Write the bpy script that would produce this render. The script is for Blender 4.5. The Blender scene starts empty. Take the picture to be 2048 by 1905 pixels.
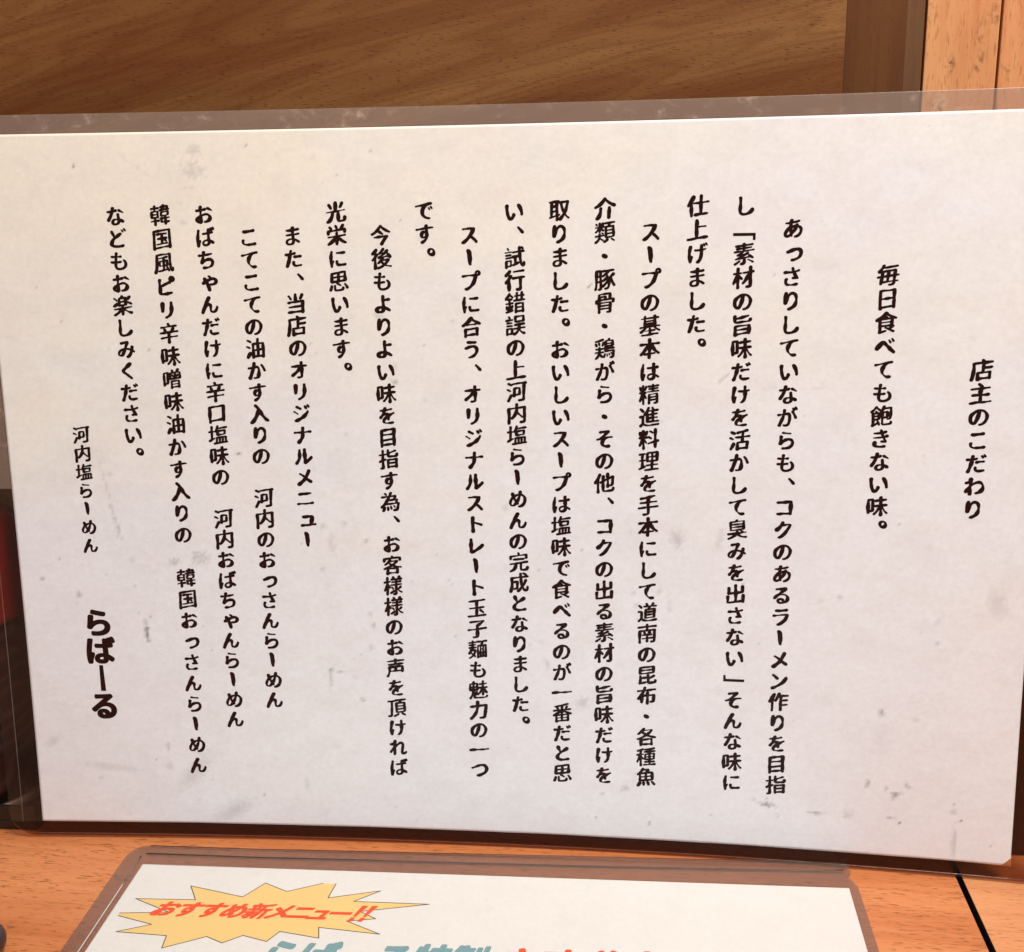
import bpy, bmesh, math, random
import numpy as np
from mathutils import Vector, Matrix, noise, geometry
random.seed(7); rng = np.random.default_rng(7)
D = bpy.data; SC = bpy.context.scene; COL = SC.collection
MM = 0.001

# ------------------------------------------------------------------ camera
cam_d = D.cameras.new("camera"); cam = D.objects.new("camera", cam_d); COL.objects.link(cam); SC.camera = cam
F_PX, PITCH, ROLL, CAM_H = 2398.447, 0.27879, -0.02499, 0.211914
cam_d.sensor_fit = 'HORIZONTAL'; cam_d.sensor_width = 36.0; cam_d.lens = 36.0 * F_PX / 2048.0
cam_d.clip_start = 0.01; cam_d.clip_end = 20.0
fw = Vector((0, math.cos(PITCH), -math.sin(PITCH))); up = Vector((0, math.sin(PITCH), math.cos(PITCH))); rt = Vector((1, 0, 0))
r2 = rt * math.cos(ROLL) + up * math.sin(ROLL); u2 = -rt * math.sin(ROLL) + up * math.cos(ROLL)
M = Matrix((r2, u2, -fw)).transposed().to_4x4(); M.translation = Vector((0, 0, CAM_H)); cam.matrix_world = M

# ------------------------------------------------------------------ room light
W = D.worlds.new("World"); SC.world = W; W.use_nodes = True
W.node_tree.nodes["Background"].inputs[0].default_value = (1.0, 0.97, 0.95, 1)
W.node_tree.nodes["Background"].inputs[1].default_value = 0.10

def area(name, loc, target, size, size_y, power, color):
    l = D.lights.new(name, 'AREA'); l.shape = 'RECTANGLE'; l.size = size; l.size_y = size_y
    l.energy = power; l.color = color
    o = D.objects.new(name, l); COL.objects.link(o); o.location = loc
    o.rotation_euler = (Vector(target) - Vector(loc)).to_track_quat('-Z', 'Y').to_euler()
    return o
area("counter_lamp", (0.22, 0.07, 0.80), (0.02, 0.30, 0.05), 0.26, 0.20, 8.2, (1.0, 0.955, 0.885))
area("room_fill", (-0.25, -1.7, 1.35), (0.0, 0.3, 0.2), 2.2, 1.3, 16.0, (0.95, 0.97, 1.0))  # unseen fill lamp added behind the camera to lift the notice

SC.view_settings.view_transform = 'Standard'; SC.view_settings.look = 'None'
SC.view_settings.exposure = 0.0; SC.view_settings.gamma = 1.0
SC.cycles.transparent_max_bounces = 24; SC.cycles.max_bounces = 8
SC.cycles.use_denoising = True

# ------------------------------------------------------------------ tagging
def put(o, parent=None, label=None, cat=None, kind=None, group=None):
    COL.objects.link(o)
    if parent is not None: o.parent = parent
    if label: o['label'] = label
    if cat: o['category'] = cat
    if kind: o['kind'] = kind
    if group: o['group'] = group
    return o
def empty(name, loc, rz, label, cat, group=None):
    o = D.objects.new(name, None); o.empty_display_size = 0.02
    o.location = loc; o.rotation_euler = (0, 0, rz)
    return put(o, None, label, cat, None, group)
def mesh_obj(name, verts, faces, mats, parent=None, smooth=False, mat_idx=None, **kw):
    me = D.meshes.new(name); me.from_pydata([tuple(v) for v in verts], [], [tuple(f) for f in faces])
    for m in (mats if isinstance(mats, (list, tuple)) else [mats]): me.materials.append(m)
    if mat_idx is not None: me.polygons.foreach_set('material_index', mat_idx)
    if smooth: me.polygons.foreach_set('use_smooth', [True] * len(me.polygons))
    me.update()
    return put(D.objects.new(name, me), parent, **kw)
def box_mesh(name, x0, x1, y0, y1, z0, z1, bev, mat, seg=2):
    bm = bmesh.new(); bmesh.ops.create_cube(bm, size=1)
    for v in bm.verts:
        v.co = Vector(((x0 + x1) / 2 + v.co.x * (x1 - x0), (y0 + y1) / 2 + v.co.y * (y1 - y0), (z0 + z1) / 2 + v.co.z * (z1 - z0)))
    if bev: bmesh.ops.bevel(bm, geom=bm.edges[:], offset=bev, segments=seg, profile=0.6, affect='EDGES')
    me = D.meshes.new(name); bm.to_mesh(me); bm.free(); me.materials.append(mat)
    return me

# ------------------------------------------------------------------ material helpers
def new_mat(name):
    m = D.materials.new(name); m.use_nodes = True; nt = m.node_tree; nt.nodes.clear()
    out = nt.nodes.new('ShaderNodeOutputMaterial'); return m, nt, out
def N(nt, t, **kw):
    n = nt.nodes.new(t)
    for k, v in kw.items():
        if k.startswith('i_'): n.inputs[int(k[2:])].default_value = v
        else: setattr(n, k, v)
    return n
def mapping(nt, scale, rot=(0, 0, 0), loc=(0, 0, 0), src='Object'):
    tc = N(nt, 'ShaderNodeTexCoord'); rp_ = N(nt, 'ShaderNodeMapping'); mp = N(nt, 'ShaderNodeMapping')
    rp_.inputs['Rotation'].default_value = rot; nt.links.new(tc.outputs[src], rp_.inputs[0])
    mp.inputs['Scale'].default_value = scale; mp.inputs['Location'].default_value = loc
    nt.links.new(rp_.outputs[0], mp.inputs[0]); return mp.outputs[0]
def noise_tex(nt, vec, scale, detail=4, rough=0.5, dist=0.0):
    n = N(nt, 'ShaderNodeTexNoise'); n.inputs['Scale'].default_value = scale; n.inputs['Detail'].default_value = detail
    n.inputs['Roughness'].default_value = rough; n.inputs['Distortion'].default_value = dist
    nt.links.new(vec, n.inputs['Vector']); return n.outputs['Fac']
def ramp(nt, fac, stops, interp='LINEAR'):
    r = N(nt, 'ShaderNodeValToRGB'); r.color_ramp.interpolation = interp
    els = r.color_ramp.elements
    while len(els) < len(stops): els.new(0.5)
    for e, (p, c) in zip(els, stops):
        e.position = p; e.color = (c, c, c, 1) if not hasattr(c, '__len__') else (*c, 1)
    nt.links.new(fac, r.inputs[0]); return r.outputs[0]
def mix(nt, fac, a, b, mode='MIX'):
    m = N(nt, 'ShaderNodeMix', data_type='RGBA', blend_type=mode)
    for s, v in ((0, fac), (6, a), (7, b)):
        if hasattr(v, 'is_linked') or hasattr(v, 'links'): nt.links.new(v, m.inputs[s])
        else: m.inputs[s].default_value = v if s == 0 else ((*v, 1) if len(v) == 3 else v)
    return m.outputs[2]
def math_n(nt, op, a, b=None, clamp=False):
    m = N(nt, 'ShaderNodeMath', operation=op, use_clamp=clamp)
    for i, v in enumerate((a, b)):
        if v is None: continue
        if hasattr(v, 'links'): nt.links.new(v, m.inputs[i])
        else: m.inputs[i].default_value = v
    return m.outputs[0]

def wood(name, base, light, dark, pore, grain='x', pore_scale=1.0, band_rot=0.0, rough=0.42, bands=0.5, pore_amt=0.8, seed=0.0, streak=0.5, spots=0.0, coat=0.0, stretch=6.0, pr=0.0, lines=0.14, nlines=34.0):
    """veneer: broad flowing bands, fine streaks and short dark pores along the grain axis"""
    m, nt, out = new_mat(name); L = nt.links
    ax = {'x': (1, 1, 1), 'z': (1, 1, 1)}[grain]
    def sc(along, across):
        return (along, across, across) if grain == 'x' else (across, across, along)
    rot = (0, band_rot, 0)
    off = (seed, seed * 1.7, seed * 0.6)
    rot_t = rot if grain in 'xz' and name.startswith(('veneer', 'post', 'wall')) else (0, 0, band_rot)
    rp = (0, pr, 0) if name.startswith(('veneer', 'post', 'wall')) else (0, 0, pr)
    v_band = mapping(nt, sc(4.0, 4.0 * stretch), rot_t, off)
    b1 = noise_tex(nt, v_band, 1.6, 2.2, 0.42, 0.45)
    v_fine = mapping(nt, sc(25, 420), (rot_t if name.startswith('veneer') else rp), off)
    b2 = noise_tex(nt, v_fine, 1.0, 4, 0.6, 0.15)
    v_p = mapping(nt, sc(480 * pore_scale, 2900 * pore_scale), rp, off)
    p1 = noise_tex(nt, v_p, 1.0, 2, 0.5, 0.25)
    v_m = mapping(nt, sc(90, 240), rp, off)
    pm = noise_tex(nt, v_m, 1.0, 3, 0.6)
    c = mix(nt, ramp(nt, b1, [(0.34, 0.0), (0.66, 1.0)]), dark, light)
    c = mix(nt, 1.0 - bands, c, base)
    c = mix(nt, math_n(nt, 'MULTIPLY', ramp(nt, b2, [(0.3, 0.0), (0.75, 1.0)]), streak), c, light)
    c = mix(nt, math_n(nt, 'MULTIPLY', ramp(nt, b2, [(0.25, 1.0), (0.5, 0.0)]), streak * 0.7), c, dark)
    ln = math_n(nt, 'ADD', math_n(nt, 'MULTIPLY', math_n(nt, 'SINE', math_n(nt, 'MULTIPLY', b1, nlines)), 0.5), 0.5)
    c = mix(nt, math_n(nt, 'MULTIPLY', math_n(nt, 'POWER', ln, 2.5), lines), c, dark)
    pores = math_n(nt, 'MULTIPLY', ramp(nt, p1, [(0.56, 0.0), (0.68, 1.0)]), ramp(nt, pm, [(0.38, 0.35), (0.58, 1.0)]))
    c = mix(nt, math_n(nt, 'MULTIPLY', pores, pore_amt), c, pore)
    if spots:
        vs = mapping(nt, (95, 95, 60), (0, 0, 0), (seed + 3, 1, 2)); s = noise_tex(nt, vs, 1.0, 3, 0.65)
        vs2 = mapping(nt, (700, 700, 500), (0, 0, 0), (seed, 4, 2)); s2 = noise_tex(nt, vs2, 1.0, 2, 0.5)
        sp = math_n(nt, 'MULTIPLY', ramp(nt, s, [(0.57, 0.0), (0.66, 1.0)]), ramp(nt, s2, [(0.45, 0.0), (0.6, 1.0)]))
        c = mix(nt, math_n(nt, 'MULTIPLY', sp, spots), c, (0.13, 0.07, 0.015))
    b = N(nt, 'ShaderNodeBsdfPrincipled'); L.new(c, b.inputs['Base Color']); b.inputs['Specular IOR Level'].default_value = 0.22
    L.new(ramp(nt, b2, [(0.2, rough + 0.1), (0.8, rough - 0.06)]), b.inputs['Roughness'])
    b.inputs['Coat Weight'].default_value = coat; b.inputs['Coat Roughness'].default_value = 0.3
    bp = N(nt, 'ShaderNodeBump'); bp.inputs['Strength'].default_value = 0.25; bp.inputs['Distance'].default_value = 0.00006
    h = math_n(nt, 'SUBTRACT', math_n(nt, 'MULTIPLY', b2, 0.5), pores); L.new(h, bp.inputs['Height']); L.new(bp.outputs[0], b.inputs['Normal'])
    L.new(b.outputs[0], out.inputs[0]); return m

M_BOARD = wood('veneer_brown', (0.185, 0.071, 0.017), (0.275, 0.128, 0.040), (0.120, 0.029, 0.004), (0.065, 0.016, 0.003), 'x', 1.0, 0.22, 0.42, 0.80, 0.75, 4.1, 0.3, coat=0.05, stretch=9, pr=-0.03, lines=0.30, nlines=95.0)
M_POST = wood('post_brown', (0.108, 0.035, 0.007), (0.150, 0.058, 0.015), (0.080, 0.021, 0.003), (0.06, 0.016, 0.004), 'z', 0.8, 0.0, 0.5, 0.6, 0.35, 1.3, 0.5, coat=0.0, stretch=5)
M_EDGE = wood('post_edge_brown', (0.14, 0.063, 0.026), (0.18, 0.09, 0.040), (0.105, 0.043, 0.016), (0.09, 0.035, 0.012), 'z', 0.8, 0.0, 0.45, 0.6, 0.4, 2.3, 0.6, stretch=5)
def planks_mat(i, s):
    return wood('wall_orange_%d' % i, (0.57 * s, 0.205 * s, 0.080 * s), (0.71 * s, 0.35 * s, 0.155 * s), (0.48 * s, 0.145 * s, 0.050 * s), (0.34, 0.12, 0.04), 'z', 0.7, 0.0, 0.42, 0.75, 0.6, 5.1 + i, 0.6, spots=0.8, stretch=8)
M_PLANK = [planks_mat(0, 1.0), planks_mat(1, 1.04), planks_mat(2, 0.97)]
M_TABLE = wood('table_orange', (0.53, 0.168, 0.057), (0.66, 0.26, 0.105), (0.42, 0.11, 0.029), (0.20, 0.06, 0.015), 'x', 0.62, 0.06, 0.45, 0.7, 0.85, 7.7, 0.45, coat=0.0, stretch=6, pr=0.06)
M_TABLE2 = wood('table_tan', (0.58, 0.222, 0.089), (0.70, 0.32, 0.15), (0.50, 0.165, 0.060), (0.28, 0.10, 0.03), 'x', 0.62, 0.06, 0.45, 0.7, 0.7, 11.7, 0.45, coat=0.0, stretch=6, pr=0.06)

def film_mat(name, tint, rough, haze, hazecol=(0.75, 0.72, 0.70), scuff=0.0, boost=1.0):
    m, nt, out = new_mat(name); L = nt.links
    tr = N(nt, 'ShaderNodeBsdfTransparent'); tr.inputs[0].default_value = (*tint, 1)
    gl = N(nt, 'ShaderNodeBsdfGlossy'); gl.inputs['Roughness'].default_value = rough
    df = N(nt, 'ShaderNodeBsdfDiffuse'); df.inputs[0].default_value = (*hazecol, 1)
    lw = N(nt, 'ShaderNodeLayerWeight'); lw.inputs[0].default_value = 0.5
    fr = math_n(nt, 'ADD', math_n(nt, 'MULTIPLY', math_n(nt, 'POWER', lw.outputs['Facing'], 5.0), 0.9), 0.043 * boost, True)
    v = mapping(nt, (110, 110, 160)); s = noise_tex(nt, v, 1.0, 6, 0.75)
    v2 = mapping(nt, (420, 420, 420)); s2 = noise_tex(nt, v2, 1.0, 3, 0.6)
    sc = math_n(nt, 'MULTIPLY', ramp(nt, s, [(0.52, 0.0), (0.72, 1.0)]), ramp(nt, s2, [(0.45, 0.1), (0.65, 1.0)]))
    hz = math_n(nt, 'ADD', math_n(nt, 'MULTIPLY', sc, scuff), haze, True)
    m1 = N(nt, 'ShaderNodeMixShader'); L.new(hz, m1.inputs[0]); L.new(tr.outputs[0], m1.inputs[1]); L.new(df.outputs[0], m1.inputs[2])
    m2 = N(nt, 'ShaderNodeMixShader'); L.new(fr, m2.inputs[0]); L.new(m1.outputs[0], m2.inputs[1]); L.new(gl.outputs[0], m2.inputs[2])
    bp = N(nt, 'ShaderNodeBump'); bp.inputs['Strength'].default_value = 0.25; bp.inputs['Distance'].default_value = 0.0003
    v3 = mapping(nt, (45, 45, 45)); L.new(noise_tex(nt, v3, 1.0, 4, 0.6), bp.inputs['Height']); L.new(bp.outputs[0], gl.inputs['Normal'])
    L.new(m2.outputs[0], out.inputs[0]); return m
M_CLEAR = film_mat('film_clear', (0.99, 0.99, 0.99), 0.20, 0.0, boost=0.35)
M_SEAL = film_mat('film_sealed_shaded', (0.74, 0.60, 0.53), 0.25, 0.012, (0.55, 0.28, 0.18), scuff=0.01, boost=0.3)  # shade behind the bottom and right borders put into the film tint
M_SEAL_TOP = film_mat('film_sealed_worn_hazed', (0.82, 0.785, 0.765), 0.28, 0.115, (0.85, 0.66, 0.53), scuff=0.28)  # scuffs are wear; the haze is reflected room light put into colour
M_SEAL_SIDE = film_mat('film_sealed_side', (0.84, 0.80, 0.78), 0.25, 0.004, scuff=0.012, boost=0.8)
M_SEAL_MENU = film_mat('film_sealed_menu', (0.80, 0.75, 0.715), 0.25, 0.055, (0.80, 0.67, 0.57), scuff=0.03)
M_RIDGE = film_mat('film_ridge', (0.85, 0.83, 0.82), 0.18, 0.06, boost=1.6)

def plain(name, col, rough=0.5, spec=0.5, coat=0.0):
    m, nt, out = new_mat(name); b = N(nt, 'ShaderNodeBsdfPrincipled')
    b.inputs['Base Color'].default_value = (*col, 1); b.inputs['Roughness'].default_value = rough
    b.inputs['Specular IOR Level'].default_value = spec; b.inputs['Coat Weight'].default_value = coat
    nt.links.new(b.outputs[0], out.inputs[0]); return m
def ink(name, col, var=0.3):
    m, nt, out = new_mat(name); b = N(nt, 'ShaderNodeBsdfPrincipled')
    v = mapping(nt, (900, 900, 900)); s = noise_tex(nt, v, 1.0, 3, 0.6)
    c = mix(nt, math_n(nt, 'MULTIPLY', s, var), col, tuple(min(1, x * 1.5 + 0.02) for x in col))
    nt.links.new(c, b.inputs['Base Color']); b.inputs['Roughness'].default_value = 0.8; b.inputs['Specular IOR Level'].default_value = 0.0
    nt.links.new(b.outputs[0], out.inputs[0]); return m
M_INK = ink('ink_black', (0.020, 0.0055, 0.004), 0.2)
M_INK_RED = ink('ink_red', (0.88, 0.075, 0.022))
M_INK_REDEDGE = ink('ink_dark_red', (0.52, 0.055, 0.010))
M_INK_TEAL = ink('ink_teal', (0.15, 0.265, 0.285), 0.6)
M_INK_TEALEDGE = ink('ink_teal_edge', (0.10, 0.17, 0.17))
M_INK_YELLOW = ink('ink_yellow', (0.74, 0.50, 0.195), 0.15)
M_INK_LINE = ink('ink_line', (0.035, 0.02, 0.015))

def paper_mat(name, white, cream, dirty):
    m, nt, out = new_mat(name); L = nt.links
    at = N(nt, 'ShaderNodeVertexColor', layer_name='wear')
    sep = N(nt, 'ShaderNodeSeparateColor'); L.new(at.outputs[0], sep.inputs[0])
    v = mapping(nt, (14, 14, 14)); a = noise_tex(nt, v, 1.0, 6, 0.62, 0.4)
    v2 = mapping(nt, (75, 75, 110), (0, 0, 0), (3, 1, 5)); b2 = noise_tex(nt, v2, 1.0, 6, 0.7, 0.2)
    v3 = mapping(nt, (650, 650, 650)); f = noise_tex(nt, v3, 1.0, 4, 0.75)
    v4 = mapping(nt, (150, 150, 330), (0, 0.1, 0), (8, 2, 1)); s4 = noise_tex(nt, v4, 1.0, 3, 0.6, 0.3)
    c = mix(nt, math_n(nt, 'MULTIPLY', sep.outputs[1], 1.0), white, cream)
    c = mix(nt, math_n(nt, 'MULTIPLY', ramp(nt, a, [(0.35, 0.0), (0.7, 1.0)]), 0.35), c, (white[0] * 0.93, white[1] * 0.87, white[2] * 0.86))
    c = mix(nt, math_n(nt, 'MULTIPLY', ramp(nt, b2, [(0.44, 0.0), (0.68, 1.0)]), 0.13), c, (0.55, 0.49, 0.46))
    c = mix(nt, math_n(nt, 'MULTIPLY', ramp(nt, s4, [(0.60, 0.0), (0.74, 1.0)]), 0.07), c, (0.42, 0.37, 0.35))
    c = mix(nt, math_n(nt, 'MULTIPLY', ramp(nt, f, [(0.3, 0.0), (0.75, 1.0)]), 0.21), c, (0.5, 0.45, 0.43))
    c = mix(nt, sep.outputs[0], c, dirty)
    p = N(nt, 'ShaderNodeBsdfPrincipled'); L.new(c, p.inputs['Base Color'])
    p.inputs['Roughness'].default_value = 0.75; p.inputs['Specular IOR Level'].default_value = 0.15
    L.new(p.outputs[0], out.inputs[0]); return m
M_PAPER = paper_mat('paper_notice', (0.885, 0.895, 0.935), (0.925, 0.865, 0.745), (0.15, 0.12, 0.115))
M_PAPER2 = paper_mat('paper_menu', (0.72, 0.695, 0.675), (0.73, 0.67, 0.60), (0.3, 0.25, 0.2))

# ------------------------------------------------------------------ glyphs (outlines of Blender's built-in font, reworked as brush strokes)
_raw = {}
def raw_loops(ch):
    if ch in _raw: return _raw[ch]
    c = D.curves.new('glyph', 'FONT'); c.body = ch; c.size = 1.0; c.resolution_u = 6; c.fill_mode = 'NONE'
    o = D.objects.new('glyph', c); COL.objects.link(o)
    me = D.meshes.new_from_object(o)
    nb = {}
    for e in me.edges:
        a, b = e.vertices; nb.setdefault(a, []).append(b); nb.setdefault(b, []).append(a)
    seen = set(); loops = []
    for s in range(len(me.vertices)):
        if s in seen or s not in nb: continue
        lp = [s]; seen.add(s); cur = s
        while True:
            nx = [n for n in nb[cur] if n not in seen]
            if not nx: break
            cur = nx[0]; seen.add(cur); lp.append(cur)
        if len(lp) > 2: loops.append(np.array([me.vertices[i].co[:2] for i in lp]))
    D.objects.remove(o); D.meshes.remove(me); D.curves.remove(c)
    _raw[ch] = loops; return loops
def area2(p): x, y = p[:, 0], p[:, 1]; return 0.5 * float(np.sum(x * np.roll(y, -1) - np.roll(x, -1) * y))
def inside(pt, poly):
    x, y = pt; c = False; n = len(poly)
    for i in range(n):
        x1, y1 = poly[i]; x2, y2 = poly[(i + 1) % n]
        if (y1 > y) != (y2 > y) and x < (x2 - x1) * (y - y1) / (y2 - y1) + x1: c = not c
    return c
def resample(p, step):
    q = np.vstack([p, p[:1]]); d = np.hypot(*np.diff(q, axis=0).T); s = np.concatenate([[0], np.cumsum(d)])
    n = max(8, int(s[-1] / step)); t = np.linspace(0, s[-1], n, endpoint=False)
    return np.stack([np.interp(t, s, q[:, 0]), np.interp(t, s, q[:, 1])], 1)
def fill(loops):
    """triangulate the union of the contours (non-zero winding), so strokes that touch or cross stay solid"""
    pts = []; edges = []
    for p in loops:
        b_ = len(pts); k = len(p); pts += [Vector((float(x), float(y))) for x, y in p]; edges += [(b_ + i, b_ + (i + 1) % k) for i in range(k)]
    r = geometry.delaunay_2d_cdt(pts, edges, [], 0, 1e-6)
    v = np.array([(w.x, w.y, 0.0) for w in r[0]]); f = np.array([t for t in r[2] if len(t) == 3])
    if not len(f): return np.zeros((0, 3)), []
    cx = v[f].mean(1)[:, :2]; wn = np.zeros(len(f))
    for p in loops:
        q = np.roll(p, -1, 0); y = cx[:, 1][:, None]; x = cx[:, 0][:, None]
        side = (q[:, 0] - p[:, 0]) * (y - p[:, 1]) - (x - p[:, 0]) * (q[:, 1] - p[:, 1])
        wn += ((p[:, 1] <= y) & (q[:, 1] > y) & (side > 0)).sum(1) - ((p[:, 1] > y) & (q[:, 1] <= y) & (side < 0)).sum(1)
    a_ = v[f]; sg = np.cross(a_[:, 1, :2] - a_[:, 0, :2], a_[:, 2, :2] - a_[:, 0, :2]); f[sg < 0] = f[sg < 0][:, ::-1]
    return v, [tuple(int(i) for i in t) for t in f[wn != 0]]
def grow(loops, fn):
    out = []
    for i, p in enumerate(loops):
        hole = sum(inside(p[0], q) for j, q in enumerate(loops) if j != i) % 2 == 1
        if (area2(p) > 0) == hole: p = p[::-1]
        t = np.roll(p, -1, 0) - np.roll(p, 1, 0); t /= np.maximum(np.hypot(t[:, 0], t[:, 1]), 1e-9)[:, None]
        n = np.stack([t[:, 1], -t[:, 0]], 1)
        out.append(p + n * fn(p, n)[:, None])
    return out
BRUSH_BAR = [np.array([(.385, .71), (.45, .745), (.505, .71), (.545, .62), (.55, .30), (.555, .08), (.53, .04), (.47, .055), (.46, .20), (.452, .56), (.42, .645)])]
BOLD_BAR = [np.array([(.425, .83), (.555, .83), (.595, -.07), (.425, -.07)])]
BRACKET_O = [np.array([(.02, .24), (.98, .24), (.98, -.06), (.86, -.06), (.86, .115), (.02, .115)])]
BRACKET_C = [np.array([(.02, .55), (.125, .55), (.14, .37), (.98, .37), (.98, .245), (.02, .245)])]
SPECIAL = {'「': BRACKET_O, '」': BRACKET_C}
_cache = {}
def glyph(ch, style):
    """returns verts (em units, origin at the cell centre) and faces"""
    k = (ch, style)
    if k in _cache: return _cache[k]
    if ch in SPECIAL: loops = [p.copy() for p in SPECIAL[ch]]; plain_g = True
    elif ch == 'ー' and style == 'brush': loops = [BRUSH_BAR[0].copy()]; plain_g = False
    elif ch == 'ー' and style == 'bold': loops = [BOLD_BAR[0].copy()]; plain_g = True
    else: loops = raw_loops(ch); plain_g = False
    if style == 'brush' and not plain_g:
        per = sum(np.hypot(*(np.roll(p, -1, 0) - p).T).sum() for p in loops)
        L = [resample(p, 0.022) for p in loops]
        w = max(0.42, min(1.15, 1.32 - per / 21.0))
        sh = 0.15 if ord(ch) > 0x4e00 else 0.11
        if ch in 'ー・、。': sh = 0.0
        sx = rng.uniform(0, 50)
        def fn(p, n):
            vert = np.abs(n[:, 0])
            # pen angle: strokes swell where the normal faces lower-right / upper-left
            pen = (n @ np.array([0.8, -0.6])) ** 2
            nz = np.array([noise.noise(Vector((q[0] * 3.6 + sx, q[1] * 3.6, 0.0))) for q in p])
            return w * (0.010 + 0.018 * vert + 0.028 * pen + 0.046 * nz)
        L = grow(L, fn)
        for it in range(4):
            L = [p * 0.5 + (np.roll(p, 1, 0) + np.roll(p, -1, 0)) * 0.25 for p in L]
        wob = []
        for p in L:
            q = p.copy()
            for i, r in enumerate(q):
                nv = noise.noise_vector(Vector((r[0] * 2.2 + sx, r[1] * 2.2, 3.3)))
                q[i, 0] += 0.016 * nv.x; q[i, 1] += 0.016 * nv.y
            q[:, 1] += sh * (q[:, 0] - 0.5)
            wob.append(q)
        L = wob
    elif style in ('bold', 'italic', 'italic_edge', 'heavy', 'heavy_edge') and not plain_g:
        per = sum(np.hypot(*(np.roll(p, -1, 0) - p).T).sum() for p in loops)
        g = {'bold': 0.050, 'italic': 0.036, 'italic_edge': 0.050, 'heavy': 0.040, 'heavy_edge': 0.048}[style] * max(0.35, min(1.0, 1.25 - per / 22.0))
        L = grow([resample(p, 0.02) for p in loops], lambda p, n: np.full(len(p), g) * (0.8 + 0.4 * np.abs(n[:, 0])))
    else: L = loops
    if style == 'brush':
        pass
    L = [p - np.array([0.5, 0.38]) for p in L]
    if style == 'brush':
        o_ = ord(ch); dx, dy, s = 0, 0, (0.97 if o_ > 0x4e00 else (0.925 if 0x3041 <= o_ <= 0x30fa else 1.0))
        if ch in 'っゃゅょュ': dx, dy, s = 0.08, 0.05, 0.98
        if ch in '、。': dx, dy = 0.585, 0.50
        L = [p * np.array([s, s * 1.02]) + np.array([dx, dy]) for p in L]
    v, f = fill(L); _cache[k] = (v, f); return v, f

# ------------------------------------------------------------------ the leaning notice: surface of the bent sheet
SO = np.array([-2.69153, 334.4132, 109.49022]); LEAN, YAW, SROLL = 0.08222, -0.12052, -0.00106
CB, CC, CE, CT = 3.03194, 0.17217, 1.04935, 0.12793
def sheet_frame():
    cy, sy = math.cos(YAW), math.sin(YAW); X = np.array([cy, sy, 0.]); Y = np.array([-sy, cy, 0.]); Z = np.array([0, 0, 1.])
    V = Z * math.cos(LEAN) + Y * math.sin(LEAN); Nn = np.cross(X, V); cr, sr = math.cos(SROLL), math.sin(SROLL)
    return cr * X + sr * V, -sr * X + cr * V, Nn
SX, SV, SN = sheet_frame()
def sheet(u, v, off=0.0):
    """u to the right, v up (mm on the paper, origin at its centre); off = distance in front of the mid-surface"""
    u = np.asarray(u, float)[..., None]; v = np.asarray(v, float)[..., None]; un = u / 100; vn = v / 100
    d = CB * un ** 2 + CC * un ** 3 + CE * vn ** 2 + CT * un ** 2 * vn + off
    return (SO + SX * u + SV * v + SN * d) * MM
BASE = sheet(0.0, -109.6)
def to_local(P): return P - np.array([BASE[0], BASE[1], 0.0])

notice = empty("laminated_notice", (float(BASE[0]), float(BASE[1]), 0), 0,
    "large white laminated sheet of vertical black brush lettering, standing upright behind the flat menu", "notice")

def slab_grid(name, ul, vl, inside_fn, off0, off1, mats, mat_fn, parent, vclip=None):
    nu, nv = len(ul), len(vl); U, Vv = np.meshgrid(ul, vl, indexing='ij')
    if vclip is not None: Vv = vclip(U, Vv)
    Fp = to_local(sheet(U, Vv, off1)).reshape(-1, 3); Bp = to_local(sheet(U, Vv, off0)).reshape(-1, 3)
    idx = np.arange(nu * nv).reshape(nu, nv); faces = []; mi = []
    for i in range(nu - 1):
        for j in range(nv - 1):
            a, b, c, d = idx[i, j], idx[i + 1, j], idx[i + 1, j + 1], idx[i, j + 1]
            if abs(Vv[i, j] - Vv[i, j + 1]) < 1e-6 and abs(Vv[i + 1, j] - Vv[i + 1, j + 1]) < 1e-6: continue
            m = mat_fn((U[i, j] + U[i + 1, j]) / 2, (Vv[i, j] + Vv[i, j + 1] + Vv[i + 1, j] + Vv[i + 1, j + 1]) / 4)
            faces.append((a, b, c, d)); mi.append(m); n = nu * nv
            faces.append((d + n, c + n, b + n, a + n)); mi.append(m)
    n = nu * nv; edge = len(mats) - 1
    for i in range(nu - 1):
        for j, fl in ((0, 0), (nv - 1, 1)):
            a, b = idx[i, j], idx[i + 1, j]; q = (a, a + n, b + n, b) if not fl else (b, b + n, a + n, a); faces.append(q); mi.append(edge)
    for j in range(nv - 1):
        for i, fl in ((0, 1), (nu - 1, 0)):
            a, b = idx[i, j], idx[i, j + 1]; q = (a, a + n, b + n, b) if not fl else (b, b + n, a + n, a); faces.append(q); mi.append(edge)
    me = D.meshes.new(name); me.from_pydata(np.vstack([Fp, Bp]).tolist(), [], [tuple(int(x) for x in f) for f in faces])
    for m in mats: me.materials.append(m)
    me.polygons.foreach_set('material_index', mi)
    bm = bmesh.new(); bm.from_mesh(me); bmesh.ops.remove_doubles(bm, verts=bm.verts, dist=1e-6); bmesh.ops.recalc_face_normals(bm, faces=bm.faces)
    bm.to_mesh(me); bm.free(); me.polygons.foreach_set('use_smooth', [True] * len(me.polygons)); me.update()
    return put(D.objects.new(name, me), parent)

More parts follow.
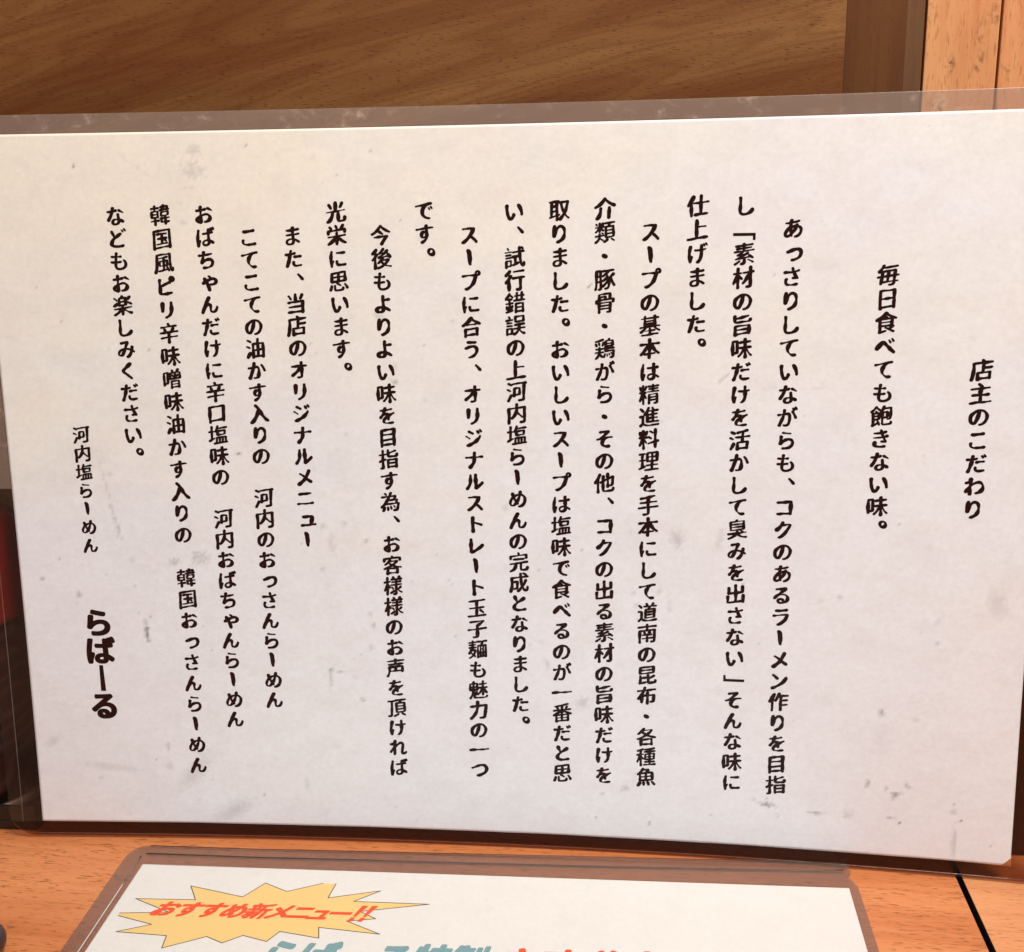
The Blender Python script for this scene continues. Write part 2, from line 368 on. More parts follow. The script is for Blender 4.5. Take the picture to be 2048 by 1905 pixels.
# paper with a clipped lower right corner, wear painted as a mask of stains
PW0, PW1, PH = -148.0, 146.6, 105.0
ul = np.linspace(PW0, PW1, 420); vl = np.linspace(-PH, PH, 300)
def paper_clip(U, Vv):
    lo = np.where(U > PW1 - 2.4, -PH + (U - (PW1 - 2.4)) * 1.05, -PH)
    lo = lo + 0.10 * np.sin(U * 0.11)
    wv = Vv.copy(); return np.maximum(wv, lo)
nu, nv = len(ul), len(vl)
U, Vv = np.meshgrid(ul, vl, indexing='ij'); Vv = paper_clip(U, Vv)
Pf = to_local(sheet(U, Vv, 0.05)).reshape(-1, 3); Pb = to_local(sheet(U, Vv, -0.05)).reshape(-1, 3)
ix = np.arange(nu * nv).reshape(nu, nv); a, b, c, d = ix[:-1, :-1].ravel(), ix[1:, :-1].ravel(), ix[1:, 1:].ravel(), ix[:-1, 1:].ravel()
# front fine grid, back a coarse copy, rim
fr = np.stack([a, b, c, d], 1).tolist()
su, sv = list(range(0, nu, 20)) + [nu - 1], list(range(0, nv, 20)) + [nv - 1]
su = sorted(set(su)); sv = sorted(set(sv)); n = nu * nv
for i in range(len(su) - 1):
    for j in range(len(sv) - 1):
        fr.append([n + ix[su[i], sv[j]], n + ix[su[i], sv[j + 1]], n + ix[su[i + 1], sv[j + 1]], n + ix[su[i + 1], sv[j]]])
for seq in (ix[:, 0], ix[::-1, -1], ix[-1, :], ix[0, ::-1]):
    seq = list(seq)
    for i in range(len(seq) - 1): fr.append([seq[i + 1], seq[i], n + seq[i], n + seq[i + 1]])
me = D.meshes.new("paper"); me.from_pydata(np.vstack([Pf, Pb]).tolist(), [], fr); me.materials.append(M_PAPER)
wear = np.zeros(U.shape); cream = np.zeros(U.shape)
def smudge(cu, cv, su_, sv_, amt, ang=0.0, rag=0.5):
    ca, sa = math.cos(ang), math.sin(ang); x = (U - cu) * ca + (Vv - cv) * sa; y = -(U - cu) * sa + (Vv - cv) * ca
    r = np.sqrt((x / su_) ** 2 + (y / sv_) ** 2); msk = r < 2.2
    ii = np.argwhere(msk)
    for i, j in ii:
        q = noise.noise(Vector((U[i, j] * 0.9, Vv[i, j] * 0.9, cu))) * rag + noise.noise(Vector((U[i, j] * 2.2, Vv[i, j] * 2.2, cv))) * rag
        wear[i, j] = max(wear[i, j], min(0.9, amt * 1.25) * max(0.0, min(1.0, 1.15 - r[i, j] + q)))
for sm in [
    (-118.8, 1.5, 0.35, 14.5, 0.16, 0.205, 0.7), (-116.7, -9.5, 0.55, 3.6, 0.36, 0.25, 0.8), (-118.0, -4.5, 0.45, 2.6, 0.24, 0.22, 0.8),
    (-110.2, -42.2, 0.75, 4.0, 0.62, 0.09, 0.6), (-110.0, -43.5, 0.5, 2.2, 0.8, 0.05, 0.5),
    (-99.9, -20.0, 2.1, 1.5, 0.27, 0.4, 0.7), (-91.9, -19.0, 2.7, 2.2, 0.27, -0.2, 0.8), (-141.4, -25.4, 0.7, 0.6, 0.45), (-130.4, -30.6, 1.0, 1.1, 0.36, -0.5),
    (-135.3, -19.2, 0.5, 0.5, 0.42), (-121.0, -24.0, 0.4, 0.4, 0.3), (-113.0, -28.0, 0.6, 0.5, 0.25), (-112.3, -36.5, 0.7, 0.45, 0.40), (-107.0, -33.0, 0.4, 0.4, 0.35), (-108.6, -37.5, 0.4, 0.7, 0.35),
    (-96.0, -45.0, 0.5, 0.5, 0.45), (-78.5, 13.0, 0.7, 0.5, 0.65), (-70.0, 24.0, 1.2, 0.9, 0.18), (-117.0, -12.0, 0.8, 0.7, 0.12), (-113.0, -19.5, 1.5, 1.2, 0.12),
    (-53.6, -53.8, 1.0, 0.9, 0.46, 0.2), (-53.6, -56.5, 0.55, 2.4, 0.30), (-50.2, -54.6, 1.3, 0.45, 0.32, -0.1), (-46.5, -56.0, 1.6, 0.5, 0.26, -0.3),
    (-44.0, -63.3, 1.0, 0.9, 0.34), (-44.0, -49.0, 0.6, 0.35, 0.45, -0.6), (-39.8, -39.8, 0.7, 0.9, 0.45), (-41.0, -46.5, 0.5, 1.8, 0.22), (-40.7, -36.0, 0.7, 1.0, 0.25),
    (-41.4, -13.3, 0.9, 0.9, 0.32), (-54.0, -9.0, 1.0, 0.8, 0.30), (-47.5, -8.0, 0.9, 0.8, 0.22), (-51.5, -14.5, 1.5, 3.6, 0.15, 0.1), (-55.0, -22.0, 0.9, 0.9, 0.22),
    (-31.0, 34.0, 1.2, 1.0, 0.34), (-30.8, 38.5, 0.6, 1.8, 0.14), (-35.0, 53.0, 1.8, 1.6, 0.17), (-22.0, 44.8, 0.25, 0.35, 0.7), (-22.5, 29.0, 0.9, 0.8, 0.18), (-15.0, -42.5, 0.35, 0.4, 0.5), (2.0, -47.0, 0.5, 0.35, 0.5), (-19.5, -48.5, 0.3, 0.3, 0.5),
    (0.5, -3.0, 1.1, 1.7, 0.20), (24.9, 60.9, 0.6, 0.35, 0.85), (25.7, 61.3, 0.3, 0.2, 0.9), (23.0, -62.0, 2.4, 2.0, 0.19), (12.5, -50.5, 0.7, 2.6, 0.22, 0.25), (10.8, -43.5, 0.8, 1.0, 0.14),
    (54.3, 36.0, 0.22, 0.22, 0.95), (62.9, 35.6, 0.45, 2.4, 0.30, -0.75), (61.7, 34.4, 0.5, 0.6, 0.4), (50.5, -11.2, 2.1, 2.9, 0.24), (62.5, -11.0, 1.4, 4.0, 0.13, -0.2), (38.0, -27.5, 0.7, 1.0, 0.22), (39.0, -31.5, 1.3, 0.9, 0.20, 0.4), (48.5, -31.0, 0.6, 3.5, 0.13), (45.5, -27.0, 0.9, 0.7, 0.2),
    (69.5, -24.0, 0.45, 0.45, 0.5), (107.6, 74.6, 0.35, 0.25, 0.7, 0.6), (108.3, 75.4, 0.22, 0.22, 0.7), (75.7, 63.4, 0.24, 0.24, 0.95), (121.0, 61.5, 0.22, 0.2, 0.8), (82.0, 54.5, 0.9, 0.6, 0.10), (128.0, 46.5, 1.4, 0.6, 0.12),
    (107.0, 30.0, 1.0, 0.3, 0.30, 0.35), (88.0, 32.5, 2.6, 0.25, 0.18), (138.5, -26.5, 3.0, 4.6, 0.15, 0.15, 0.3), (96.5, -27.0, 0.9, 1.1, 0.22), (123.0, -33.0, 0.8, 1.6, 0.14, -0.5), (123.3, -39.5, 0.9, 0.9, 0.20), (91.0, -28.0, 0.9, 1.1, 0.12),
    (109.3, -60.8, 0.75, 1.6, 0.46, 0.1), (118.5, -62.5, 0.9, 1.0, 0.16), (106.2, -82.5, 0.6, 1.5, 0.46, 0.1), (117.4, -82.9, 0.7, 1.6, 0.42, 0.6), (114.0, -86.1, 1.7, 1.0, 0.50, 0.4, 0.9), (111.5, -84.0, 0.7, 0.9, 0.3),
    (78.0, -91.6, 2.6, 0.9, 0.55, -0.2, 0.8), (74.0, -90.0, 1.0, 0.5, 0.25), (92.4, -93.3, 3.5, 0.42, 0.48, -0.03), (113.0, -93.2, 1.9, 0.4, 0.42, -0.08), (101.0, -93.0, 2.5, 1.3, 0.20), (121.0, -93.5, 2.0, 0.3, 0.16), (130.1, -89.9, 1.1, 0.8, 0.34), (130.5, -87.5, 0.3, 0.25, 0.85), (132.8, -88.8, 0.2, 0.2, 0.8), (132.5, -92.5, 0.35, 0.25, 0.85), (115.5, -94.5, 0.4, 0.3, 0.8), (81.0, -95.0, 0.4, 0.9, 0.30, 0.5),
    (131.0, -99.0, 0.9, 6.0, 0.24), (110.0, -70.0, 3.0, 9.0, 0.05), (141.0, -99.5, 0.4, 0.6, 0.35),
    (27.0, -98.5, 0.35, 0.35, 0.7), (31.5, -98.5, 0.35, 0.3, 0.65), (43.0, -99.5, 0.35, 0.8, 0.6), (29.0, -91.0, 0.6, 0.5, 0.35), (-35.0, -98.0, 0.3, 0.4, 0.75), (36.0, -89.0, 1.5, 1.1, 0.26), (-62.5, -91.0, 0.8, 2.5, 0.16), (-35.5, -86.0, 0.4, 0.4, 0.5),
    (-98.0, -88.0, 3.0, 9.0, 0.17, -0.75, 0.3), (-86.0, -100.5, 8.0, 3.2, 0.20, 0.45, 0.3), (-125.0, -86.5, 11.0, 1.4, 0.14, -0.10, 0.3), (-106.0, -79.5, 0.8, 1.4, 0.30), (-106.0, -86.0, 1.5, 1.5, 0.15), (-128.0, -90.0, 0.8, 0.7, 0.25),
    (-142.5, -78.0, 3.2, 1.6, 0.16, 0.7), (-97.0, -97.2, 1.0, 0.8, 0.12),
    (-86.1, 99.9, 2.2, 1.8, 0.16, 0, 0.9), (-86.8, 94.5, 3.0, 2.4, 0.20, 0, 0.9), (-87.5, 89.8, 2.5, 0.35, 0.32, 0.05), (-120.6, 96.0, 0.35, 0.8, 0.60, -0.3), (-70.5, 101.0, 0.35, 0.6, 0.50), (-104.5, 97.0, 0.22, 7.0, 0.12, 0.9),
    (-115.0, 44.0, 0.7, 0.6, 0.15), (-90.0, 80.0, 1.3, 0.7, 0.22), (-52.0, 97.0, 0.8, 0.8, 0.14), (-118.0, 7.0, 1.3, 1.1, 0.16), (-58.0, 24.0, 1.2, 0.8, 0.14)]:
    smudge(*sm)
for k in range(230):
    s = rng.uniform(0.16, 0.32); smudge(rng.uniform(-146, 145), rng.uniform(-103, 103), s, s, rng.uniform(0.10, 0.45), 0, 0.3)
for i in range(0, nu, 1):
    for j in range(0, nv, 1):
        if (i % 3 == 0) and (j % 3 == 0):
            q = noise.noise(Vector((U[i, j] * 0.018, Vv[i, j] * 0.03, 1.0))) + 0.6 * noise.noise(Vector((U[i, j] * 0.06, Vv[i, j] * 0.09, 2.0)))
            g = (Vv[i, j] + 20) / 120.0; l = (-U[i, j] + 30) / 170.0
            cream[i:i + 3, j:j + 3] = max(0.0, min(1.0, 0.62 * g + 0.62 * g * max(l, -0.35) + 0.28 * q))  # cream towards the top left: paper ageing plus warm light put into colour
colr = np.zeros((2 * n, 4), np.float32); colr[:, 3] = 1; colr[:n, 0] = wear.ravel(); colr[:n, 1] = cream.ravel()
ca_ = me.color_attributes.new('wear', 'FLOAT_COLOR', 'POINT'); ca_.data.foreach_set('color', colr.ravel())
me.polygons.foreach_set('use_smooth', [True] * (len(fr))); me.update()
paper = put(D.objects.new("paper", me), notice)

# text lines: (characters, u of the line, v of row 0, row pitch), right to left
LINES = [('店主のこだわり', 130.58, 38.09, 6.395), ('毎日食べても飽きない味。', 105.36, 63.44, 6.369),
 ('　あっさりしていながらも、コクのあるラーメン作りを目指', 80.13, 82.46, 6.442), ('し「素材の旨味だけを活かして臭みを出さない」そんな味に', 67.27, 82.26, 6.435),
 ('仕上げました。', 54.68, 82.41, 6.392), ('　スープの基本は精進料理を手本にして道南の昆布・各種魚', 42.0, 82.08, 6.421),
 ('介類・豚骨・鶏がら・その他、コクの出る素材の旨味だけを', 29.43, 82.09, 6.423), ('取りました。おいしいスープは塩味で食べるのが一番だと思', 16.86, 81.87, 6.41),
 ('い、試行錯誤の上河内塩らーめんの完成となりました。', 4.26, 81.73, 6.3), ('　スープに合う、オリジナルストレート玉子麺も魅力の一つ', -8.42, 81.89, 6.408),
 ('です。', -20.99, 82.23, 6.297), ('　今後もよりよい味を目指す為、お客様様のお声を頂ければ', -33.57, 82.14, 6.42), ('光栄に思います。', -46.16, 82.24, 6.405),
 ('　また、当店のオリジナルメニュー', -58.96, 82.29, 6.362), ('　こてこての油かす入りの　河内のおっさんらーめん', -71.57, 81.99, 6.335),
 ('おばちゃんだけに辛口塩味の　河内おばちゃんらーめん', -84.19, 82.2, 6.35), ('韓国風ピリ辛味噌味油かす入りの　韓国おっさんらーめん', -96.75, 82.22, 6.71),
 ('などもお楽しみください。', -109.78, 82.13, 6.334), ('河内塩らーめん', -125.49, 18.88, 5.653), ('らばーる', -125.19, -39.42, 8.948)]
for li, (s, lu, v0, pitch) in enumerate(LINES):
    V_, F_ = [], []; base = 0
    style = 'bold' if s == 'らばーる' else 'brush'
    em = 9.3 if style == 'bold' else (5.45 if li == 18 else 6.28)
    for r, ch in enumerate(s):
        if ch == '　': continue
        gv, gf = glyph(ch, style)
        if not len(gv): continue
        uu = lu + gv[:, 0] * em; vv = v0 - r * pitch + gv[:, 1] * em
        V_.append(np.stack([uu, vv, gv[:, 2]], 1)); F_ += [tuple(i + base for i in f) for f in gf]; base += len(gv)
    P = np.vstack(V_); W3 = to_local(sheet(P[:, 0], P[:, 1]) + SN * ((0.085 + 0.003 * P[:, 2]) * MM)[:, None])
    mesh_obj("text_line", W3, F_, M_INK, paper)

# film around the paper, with rounded corners
FU0, FU1, FV0, FV1, FR = -158.4, 157.4, -109.6, 110.25, 8.0
fu = sorted(set([PW0 - .15, PW1 + .15] + list(np.linspace(PW0, PW1, 60)[1:-1]) + list(FU0 + FR * (1 - np.cos(np.linspace(0, math.pi / 2, 9)))) + list(FU1 - FR * (1 - np.cos(np.linspace(0, math.pi / 2, 9))))))
fv = sorted(set([FV0, FV1, -PH - .15, PH + .15] + list(np.linspace(-PH, PH, 42)[1:-1]) + list(FV0 + FR * (1 - np.cos(np.linspace(0, math.pi / 2, 9)))[1:]) + list(FV1 - FR * (1 - np.cos(np.linspace(0, math.pi / 2, 9)))[1:])))
def film_clip(U, Vv):
    e = np.maximum(0, np.maximum(FU0 + FR - U, U - (FU1 - FR))); e = np.minimum(e, FR)
    ins = FR - np.sqrt(np.maximum(0, FR ** 2 - e ** 2))
    return np.clip(Vv, FV0 + ins, FV1 - ins)
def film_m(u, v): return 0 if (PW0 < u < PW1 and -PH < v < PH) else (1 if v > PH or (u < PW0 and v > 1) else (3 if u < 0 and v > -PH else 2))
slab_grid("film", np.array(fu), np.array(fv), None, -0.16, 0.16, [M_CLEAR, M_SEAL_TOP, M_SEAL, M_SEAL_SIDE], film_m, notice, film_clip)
# raised seal ridge inside the border
def ridge(pts, rad, parent, name="seal_ridge", f=None, mat=M_RIDGE):
    P = [Vector(p) for p in pts]; V_, F_ = [], []; k = 6
    for i, p in enumerate(P):
        t = (P[min(i + 1, len(P) - 1)] - P[max(i - 1, 0)]).normalized(); s = t.cross(Vector(f)).normalized(); w = s.cross(t).normalized()
        for j in range(k):
            a_ = 2 * math.pi * j / k; V_.append(p + s * math.cos(a_) * rad * 1.5 + w * math.sin(a_) * rad * 0.8)
    for i in range(len(P) - 1):
        for j in range(k): F_.append((i * k + j, i * k + (j + 1) % k, (i + 1) * k + (j + 1) % k, (i + 1) * k + j))
    F_.append(tuple(range(k))[::-1]); F_.append(tuple((len(P) - 1) * k + j for j in range(k)))
    return mesh_obj(name, V_, F_, mat, parent, smooth=True)
vs = np.linspace(-105.0, 104, 40)
ridge(to_local(sheet(np.full(40, -154.2), vs, 0.17)), 0.12 * MM, notice, f=tuple(SN))
ridge(to_local(sheet(np.full(40, 152.6), vs, 0.17)), 0.10 * MM, notice, f=tuple(SN))
us = np.linspace(-150.0, 151, 60)
ridge(to_local(sheet(us, np.full(60, -108.9), 0.17)), 0.08 * MM, notice, f=tuple(SN))

# ------------------------------------------------------------------ the menu lying on the table
MX, MY, MA = -10.69328, 308.99079, -0.09923
menu = empty("laminated_menu", (MX * MM, MY * MM, 0), MA, "white laminated menu with yellow burst and red lettering, lying flat on the table", "menu")
def flat_mesh(name, loops, z0, z1, mat, parent, zf=None, sub=None):
    polys = [[Vector((x * MM, y * MM, 0)) for x, y in lp] for lp in loops]
    tris = geometry.tessellate_polygon(polys); pts = [p for lp in polys for p in lp]; n_ = len(pts)
    zf = zf or (lambda x, y: 0.0)
    V_ = [(p.x, p.y, z1 * MM + zf(p.x / MM, p.y / MM) * MM) for p in pts] + [(p.x, p.y, z0 * MM + zf(p.x / MM, p.y / MM) * MM) for p in pts]
    F_ = [t for t in tris] + [tuple(i + n_ for i in t[::-1]) for t in tris]; b_ = 0
    for lp in polys:
        k = len(lp)
        for i in range(k): a_, c_ = b_ + i, b_ + (i + 1) % k; F_.append((a_, c_, c_ + n_, a_ + n_))
        b_ += k
    me = D.meshes.new(name); me.from_pydata(V_, [], F_); me.materials.append(mat)
    bm = bmesh.new(); bm.from_mesh(me); bmesh.ops.recalc_face_normals(bm, faces=bm.faces); bm.to_mesh(me); bm.free()
    return put(D.objects.new(name, me), parent)
def dense(lp, step=4.0):
    out = []
    for i in range(len(lp)):
        a_, b_ = np.array(lp[i], float), np.array(lp[(i + 1) % len(lp)], float); k = max(1, int(np.hypot(*(b_ - a_)) / step))
        out += [tuple(a_ + (b_ - a_) * t / k) for t in range(k)]
    return out
outer = [(-111.6, -300), (-112.1, 1.5), (-111.9, 4.6), (-110.9, 7.3), (-109.2, 9.1), (-106.6, 9.9), (-74.5, 9.8), (-43.2, 10.4), (33.5, 11.6), (78.3, 12.3), (101.5, 12.6), (104.2, 12.2), (106.2, 10.8), (107.1, 8.4), (106.8, 6.8),
         (105.8, 5.4), (106.8, 3.6), (107.9, 1.0), (108.3, -28), (109.5, -300)]
inner = [(-105.1, -0.1), (105.4, 0.6), (105.5, -295), (-105.3, -295)]
def curl(x, y): 
    return 1.1 * max(0.0, (x - 88) / 19) ** 2 * max(0.0, min(1.0, (y - 3.5) / 8.0))
flat_mesh("sealed_border", [dense(outer), dense(inner)], 0.12, 0.62, M_SEAL_MENU, menu, curl)
film2 = flat_mesh("film", [inner], 0.55, 0.60, M_CLEAR, menu)
# menu sheet
mg = bmesh.new(); bmesh.ops.create_grid(mg, x_segments=60, y_segments=80, size=0.5)
for v in mg.verts: v.co = Vector(((v.co.x * 210.6) * MM, (v.co.y * 295.2 - 147.4) * MM, 0.42 * MM + 0.5 * MM * (0.0)))
me = D.meshes.new("menu_sheet"); mg.to_mesh(me); mg.free(); me.materials.append(M_PAPER2)
k = len(me.vertices); colr = np.zeros((k, 4), np.float32); colr[:, 3] = 1; colr[:, 1] = 0.25
ca_ = me.color_attributes.new('wear', 'FLOAT_COLOR', 'POINT'); ca_.data.foreach_set('color', colr.ravel())
msheet = put(D.objects.new("menu_sheet", me), menu)
msheet.modifiers.new('thick', 'SOLIDIFY').thickness = 0.1 * MM
BUR = [(-100.61, -16.8), (-88.61, -22.39), (-102.64, -23.61), (-102.53, -24.78), (-91.44, -28.03), (-100.19, -31.79), (-85.34, -32.64), (-84.73, -37.86), (-73.99, -32.32), (-68.86, -34.74), (-64.02, -31.24), (-56.7, -33.38), (-54.3, -28.92), (-42.7, -31.12), (-43.85, -26.54), (-26.2, -28.44), (-36.68, -23.31), (-28.73, -21.81), (-33.78, -18.84), (-14.71, -14.39), (-36.66, -14.37), (-29.81, -8.96), (-44.48, -13.17), (-43.72, -6.35), (-47.66, -6.33), (-57.31, -10.9), (-64.74, -7.17), (-69.53, -14.17), (-86.57, -9.84), (-82.9, -16.29)]
def print_mesh(name, loops, z, mat, parent):
    v, f = fill([np.array(l, float) for l in loops]); return mesh_obj(name, [(x * MM, y * MM, z * MM) for x, y, _ in v], f, mat, parent)
print_mesh("burst", [np.array(BUR)], 0.440, M_INK_YELLOW, msheet)
V_, F_ = [], []
for i in range(len(BUR)):
    if i in (2, 23): continue   # outline is open at the clipped tips
    a_, b_ = np.array(BUR[i]), np.array(BUR[(i + 1) % len(BUR)]); t = (b_ - a_) / np.hypot(*(b_ - a_)); nn = np.array([-t[1], t[0]]) * 0.13; a_ = a_ - t * 0.10; b_ = b_ + t * 0.10
    q = len(V_); V_ += [tuple(a_ + nn), tuple(b_ + nn), tuple(b_ - nn), tuple(a_ - nn)]; F_.append((q + 3, q + 2, q + 1, q))
mesh_obj("burst_outline", [(x * MM, y * MM, 0.450 * MM) for x, y in V_], F_, M_INK_LINE, msheet)
def menu_text(s, x0, y0, x1, y1, wid, hei, shear, mat, st, z, name, widths=None, parent=None):
    V_, F_ = [], []; base = 0; k = len(s); wd = widths or [1.0] * k; tot = sum(wd); acc = 0
    for i, ch in enumerate(s):
        t = (acc + wd[i] / 2) / tot; acc += wd[i]; cx, cy = x0 + (x1 - x0) * t, y0 + (y1 - y0) * t
        if ch == ' ': continue
        if ch == '!':
            gv = np.array([(-.13, .46), (.15, .46), (.07, -.16), (-.07, -.16), (-.10, -.22), (.10, -.22), (.10, -.42), (-.10, -.42)]); gv = np.concatenate([gv, np.zeros((8, 1))], 1); gf = [(3, 2, 1, 0), (7, 6, 5, 4)]
            if st.endswith('edge'): gv = gv * 1.10
        else: gv, gf = glyph(ch, st)
        X = gv[:, 0] * wid * (1 if ch != '!' else 0.85); Y = gv[:, 1] * hei; X = X + Y * shear
        V_.append(np.stack([cx + X, cy + Y + (y1 - y0) / (x1 - x0) * X, gv[:, 2]], 1)); F_ += [tuple(j + base for j in f) for f in gf]; base += len(gv)
    P = np.vstack(V_); return mesh_obj(name, np.concatenate([P[:, :2] * MM, (z + 0.0012 * P[:, 2:3]) * MM], 1), F_, mat, parent)
HW = [1, 1, 1, 1, 1, .88, .95, .72, .95, .42, .42]
menu_text("おすすめ新メニュー!!", -93.2, -20.9, -30.2, -19.9, 7.0, 7.4, 0.42, M_INK_REDEDGE, 'italic_edge', 0.460, "red_heading_edge", HW, msheet)
menu_text("おすすめ新メニュー!!", -93.2, -20.9, -30.2, -19.9, 7.0, 7.4, 0.42, M_INK_RED, 'italic', 0.468, "red_heading", HW, msheet)
menu_text("らばーる特製", -57.0, -39.4, 4.5, -38.6, 10.4, 14.5, 0.20, M_INK_TEALEDGE, 'heavy_edge', 0.445, "teal_heading_edge", None, msheet)
menu_text("らばーる特製", -57.0, -39.4, 4.5, -38.6, 10.4, 14.5, 0.20, M_INK_TEAL, 'heavy', 0.453, "teal_heading", None, msheet)
menu_text("辛味噌味", 8.0, -38.7, 50.0, -37.6, 10.4, 13.4, 0.1, M_INK_REDEDGE, 'heavy_edge', 0.445, "red_title_edge", None, msheet)
menu_text("辛味噌味", 8.0, -38.7, 50.0, -37.6, 10.4, 13.4, 0.1, M_INK_RED, 'heavy', 0.453, "red_title", None, msheet)
# ridges of the seal
def mridge(pts, rad, z=0.63, mat=M_RIDGE): ridge([(x * MM, y * MM, z * MM + curl(x, y) * MM) for x, y in dense(pts + pts[::-1], 3.0)[:max(2, len(dense(pts + pts[::-1], 3.0)) // 2 + 1)]], rad * MM, menu, f=(0, 0, 1), mat=mat)
M_GLINT = film_mat('film_glint', (0.8, 0.8, 0.8), 0.2, 0.55, (0.9, 0.86, 0.82), boost=2.0)  # white glint on the left ridge, painted into the film colour
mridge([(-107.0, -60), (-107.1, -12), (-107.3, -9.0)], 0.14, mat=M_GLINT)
mridge([(-107.35, -8.6), (-107.3, 4.0)], 0.16)
M_DARKSEAM = film_mat('film_seam', (0.45, 0.42, 0.40), 0.3, 0.0)
mridge([(-106.2, 5.4), (-73, 5.2), (-42, 5.6), (33, 6.4), (78, 7.4), (105.0, 8.0)], 0.22, mat=M_DARKSEAM)
mridge([(-106.4, 9.6), (-74.5, 9.5), (-43.2, 10.1), (33.5, 11.3), (78.3, 12.0), (101.5, 12.3)], 0.14, mat=M_DARKSEAM)

# ------------------------------------------------------------------ table boards, back panel, post, wall planks
TA = -0.0932
tbl = empty("table", (0.1276, 0.3043, 0.0), TA, "orange wood veneer table top of two boards with a dark gap, carrying both laminated sheets", "table")
b1 = put(D.objects.new("table_board", box_mesh("table_board", -0.9, -0.0009, -0.50, 0.40, -0.025, 0.0, 0.0004, M_TABLE)), tbl)
b2 = put(D.objects.new("table_board", box_mesh("table_board", 0.0008, 0.5, -0.50, 0.40, -0.025, 0.0, 0.0004, M_TABLE2)), tbl, label="paler tan board right of the dark gap")
put(D.objects.new("frame_rail", box_mesh("frame_rail", -0.9, 0.5, -0.48, 0.38, -0.045, -0.0255, 0, plain('dark_frame', (0.02, 0.01, 0.006), 0.8))), tbl)

M_GAP = plain('dark_edge', (0.010, 0.004, 0.003), 0.8)  # board sides coloured near black, deep shade of the gap put into colour
for o_ in (b1, b2):
    o_.data.materials.append(M_GAP)
    for p_ in o_.data.polygons:
        if abs(p_.normal.x) > 0.9: p_.material_index = 1
BY = 357.0
def back(name, s0, s1, front, depth, bev, mat, z1=0.42, **kw):
    """upright piece in the plane behind the notice; s along the plane, front = distance behind that plane"""
    me = box_mesh(name, s0 * MM, s1 * MM, front * MM, (front + depth) * MM, 0.0005, z1, bev, mat)
    o = D.objects.new(name, me); return o
def back_empty(name, s, front, label, cat):
    cy, sy = math.cos(YAW), math.sin(YAW)
    return empty(name, ((0.2 + s * cy - front * sy) * MM, (BY + s * sy + front * cy) * MM, 0.0), YAW, label, cat)
pn = back_empty("back_panel", 0, 0, "dark brown wood grain panel with horizontal grain standing behind the top of the upright sheet", "panel")
put(back("panel_board", -420, 94.1, 0, 14, 0.00005, M_BOARD), pn)
po = back_empty("wood_post", 0, 0, "dark brown vertical post between the brown panel and the orange planks", "post")
put(back("post_face", 94.12, 110.0, -0.1, 16, 0.00008, M_POST), po)
put(back("edge_strip", 110.02, 114.7, 0.1, 15, 0.0001, M_EDGE), po)
wl = back_empty("plank_wall", 0, 0, "bright orange upright wood planks right of the brown post, top right corner", "wall")
xs = [115.6, 134.7, 135.3, 156.5, 157.1, 178, 178.6, 199, 199.6, 220, 220.6, 242, 242.6, 300]
for i in range(0, len(xs), 2):
    put(back("plank", xs[i], xs[i + 1], 1.4, 10, 0.0004, M_PLANK[(i // 2) % 3]), wl)
put(back("backing", 114.9, 300, 13, 3, 0, plain('wall_backing', (0.012, 0.006, 0.004), 0.9)), wl)

# ------------------------------------------------------------------ red lidded jar behind the left edge of the notice
def lathe(name, prof, mat, parent, seg=48, smooth=True):
    V_, F_ = [], []
    for r, z in prof:
        for k in range(seg): a_ = 2 * math.pi * k / seg; V_.append((r * math.cos(a_) * MM, r * math.sin(a_) * MM, z * MM))
    for i in range(len(prof) - 1):
        for k in range(seg): a_, b_ = i * seg + k, i * seg + (k + 1) % seg; F_.append((a_, b_, b_ + seg, a_ + seg))
    F_.append(tuple(range(seg))[::-1]); F_.append(tuple((len(prof) - 1) * seg + k for k in range(seg)))
    return mesh_obj(name, V_, F_, mat, parent, smooth=smooth)
tr = back_empty("tray", -150, -20, "black low tray on the table under the red lidded jar", "tray")
put(D.objects.new("base", box_mesh("base", -0.16, -0.002, -0.0158, 0.0195, 0.0003, 0.004, 0.0008, plain('black_tray', (0.012, 0.007, 0.006), 0.5))), tr)
put(D.objects.new("rim", box_mesh("rim", -0.16, -0.002, -0.0162, -0.0150, 0.0041, 0.009, 0.0004, D.materials['black_tray'])), tr)
jar = empty("condiment_jar", (-0.1775, 0.3575, 0.0041), 0, "dark round jar with glossy red lid, half hidden behind the upright sheet's left edge", "jar")
m, nt, out = new_mat('jar_swirl'); b = N(nt, 'ShaderNodeBsdfPrincipled')
v = mapping(nt, (1, 1, 1)); wv = N(nt, 'ShaderNodeTexWave', wave_type='RINGS'); wv.inputs['Scale'].default_value = 55; wv.inputs['Distortion'].default_value = 9; wv.inputs['Detail'].default_value = 1.5; wv.inputs['Detail Scale'].default_value = 1.2
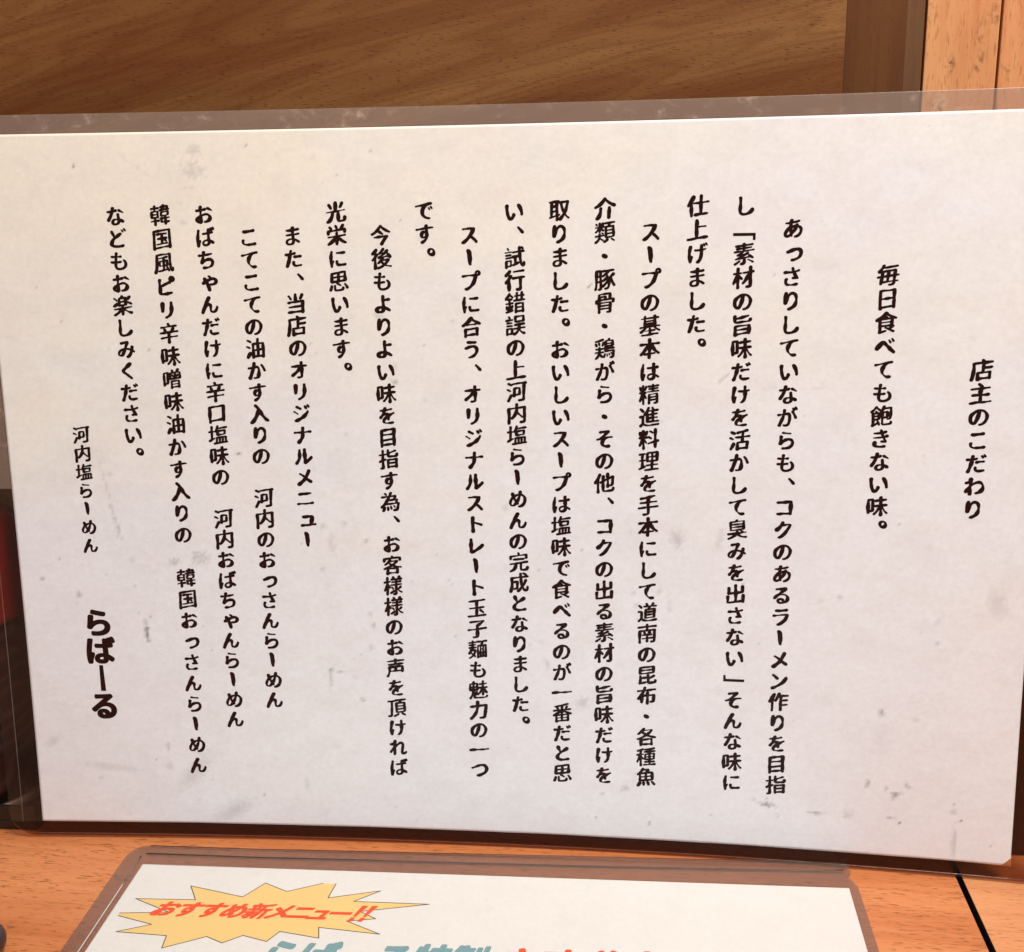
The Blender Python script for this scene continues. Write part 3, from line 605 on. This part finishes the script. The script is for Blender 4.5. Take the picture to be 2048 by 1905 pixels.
nt.links.new(v, wv.inputs[0]); c = mix(nt, ramp(nt, wv.outputs['Fac'], [(0.55, 0.0), (0.9, 1.0)]), (0.016, 0.005, 0.005), (0.045, 0.018, 0.018)); nt.links.new(c, b.inputs['Base Color'])
b.inputs['Roughness'].default_value = 0.3; nt.links.new(b.outputs[0], out.inputs[0]); M_SWIRL = m
M_RED = plain('red_lacquer', (0.34, 0.014, 0.011), 0.28, 0.5, 0.3); M_RIM = plain('jar_foot', (0.16, 0.12, 0.08), 0.4)
lathe("foot", [(16.5, 0.2), (18.6, 0.4), (19.0, 2.0), (18.4, 3.6), (17, 4.0)], M_RIM, jar)
lathe("body", [(16, 4.05), (18.5, 5.0), (19.3, 12), (19.6, 40), (19.4, 60), (18, 64.0)], M_SWIRL, jar)
lathe("lid", [(17.5, 64.1), (20.4, 64.4), (20.8, 66), (20.8, 90), (20.3, 93.5), (18.5, 96.3), (14, 97.6), (3, 98)], M_RED, jar)

bx_ = back_empty("dark_box", 156, -14, "dark brown low box on the table behind the right edge of the upright sheet", "box")
M_BOX = wood('post_box_dark', (0.045, 0.017, 0.009), (0.06, 0.024, 0.013), (0.03, 0.011, 0.006), (0.02, 0.007, 0.004), 'z', 0.8, 0.0, 0.5, 0.6, 0.3, 3.3, 0.4)
put(D.objects.new("carcass", box_mesh("carcass", -0.030, 0.060, -0.0118, 0.0125, 0.0003, 0.112, 0.0008, M_BOX)), bx_)
put(D.objects.new("lid", box_mesh("lid", -0.031, 0.061, -0.0125, 0.0130, 0.1122, 0.120, 0.0010, M_BOX)), bx_)

# dark rounded end of a rod lying at the lower left edge of the picture
rod = empty("dark_chopstick", (-0.1465, 0.2850, 0.0), 0, "dark rounded end of a chopstick lying on the table at the lower left edge", "chopstick")
M_DARK = plain('dark_lacquer', (0.035, 0.022, 0.026), 0.35, 0.5, 0.2)
prof = [(0.4, 0.0), (2.3, 0.5), (3.7, 1.5), (4.6, 3.2), (4.9, 5.4), (4.8, 30), (3.6, 110), (3.0, 190), (1.5, 192)]
o = lathe("shaft", prof, M_DARK, rod, 28); o.rotation_euler = (0, math.radians(-90), math.radians(6)); o.location = (0.0060, -0.0055, 0.00495)
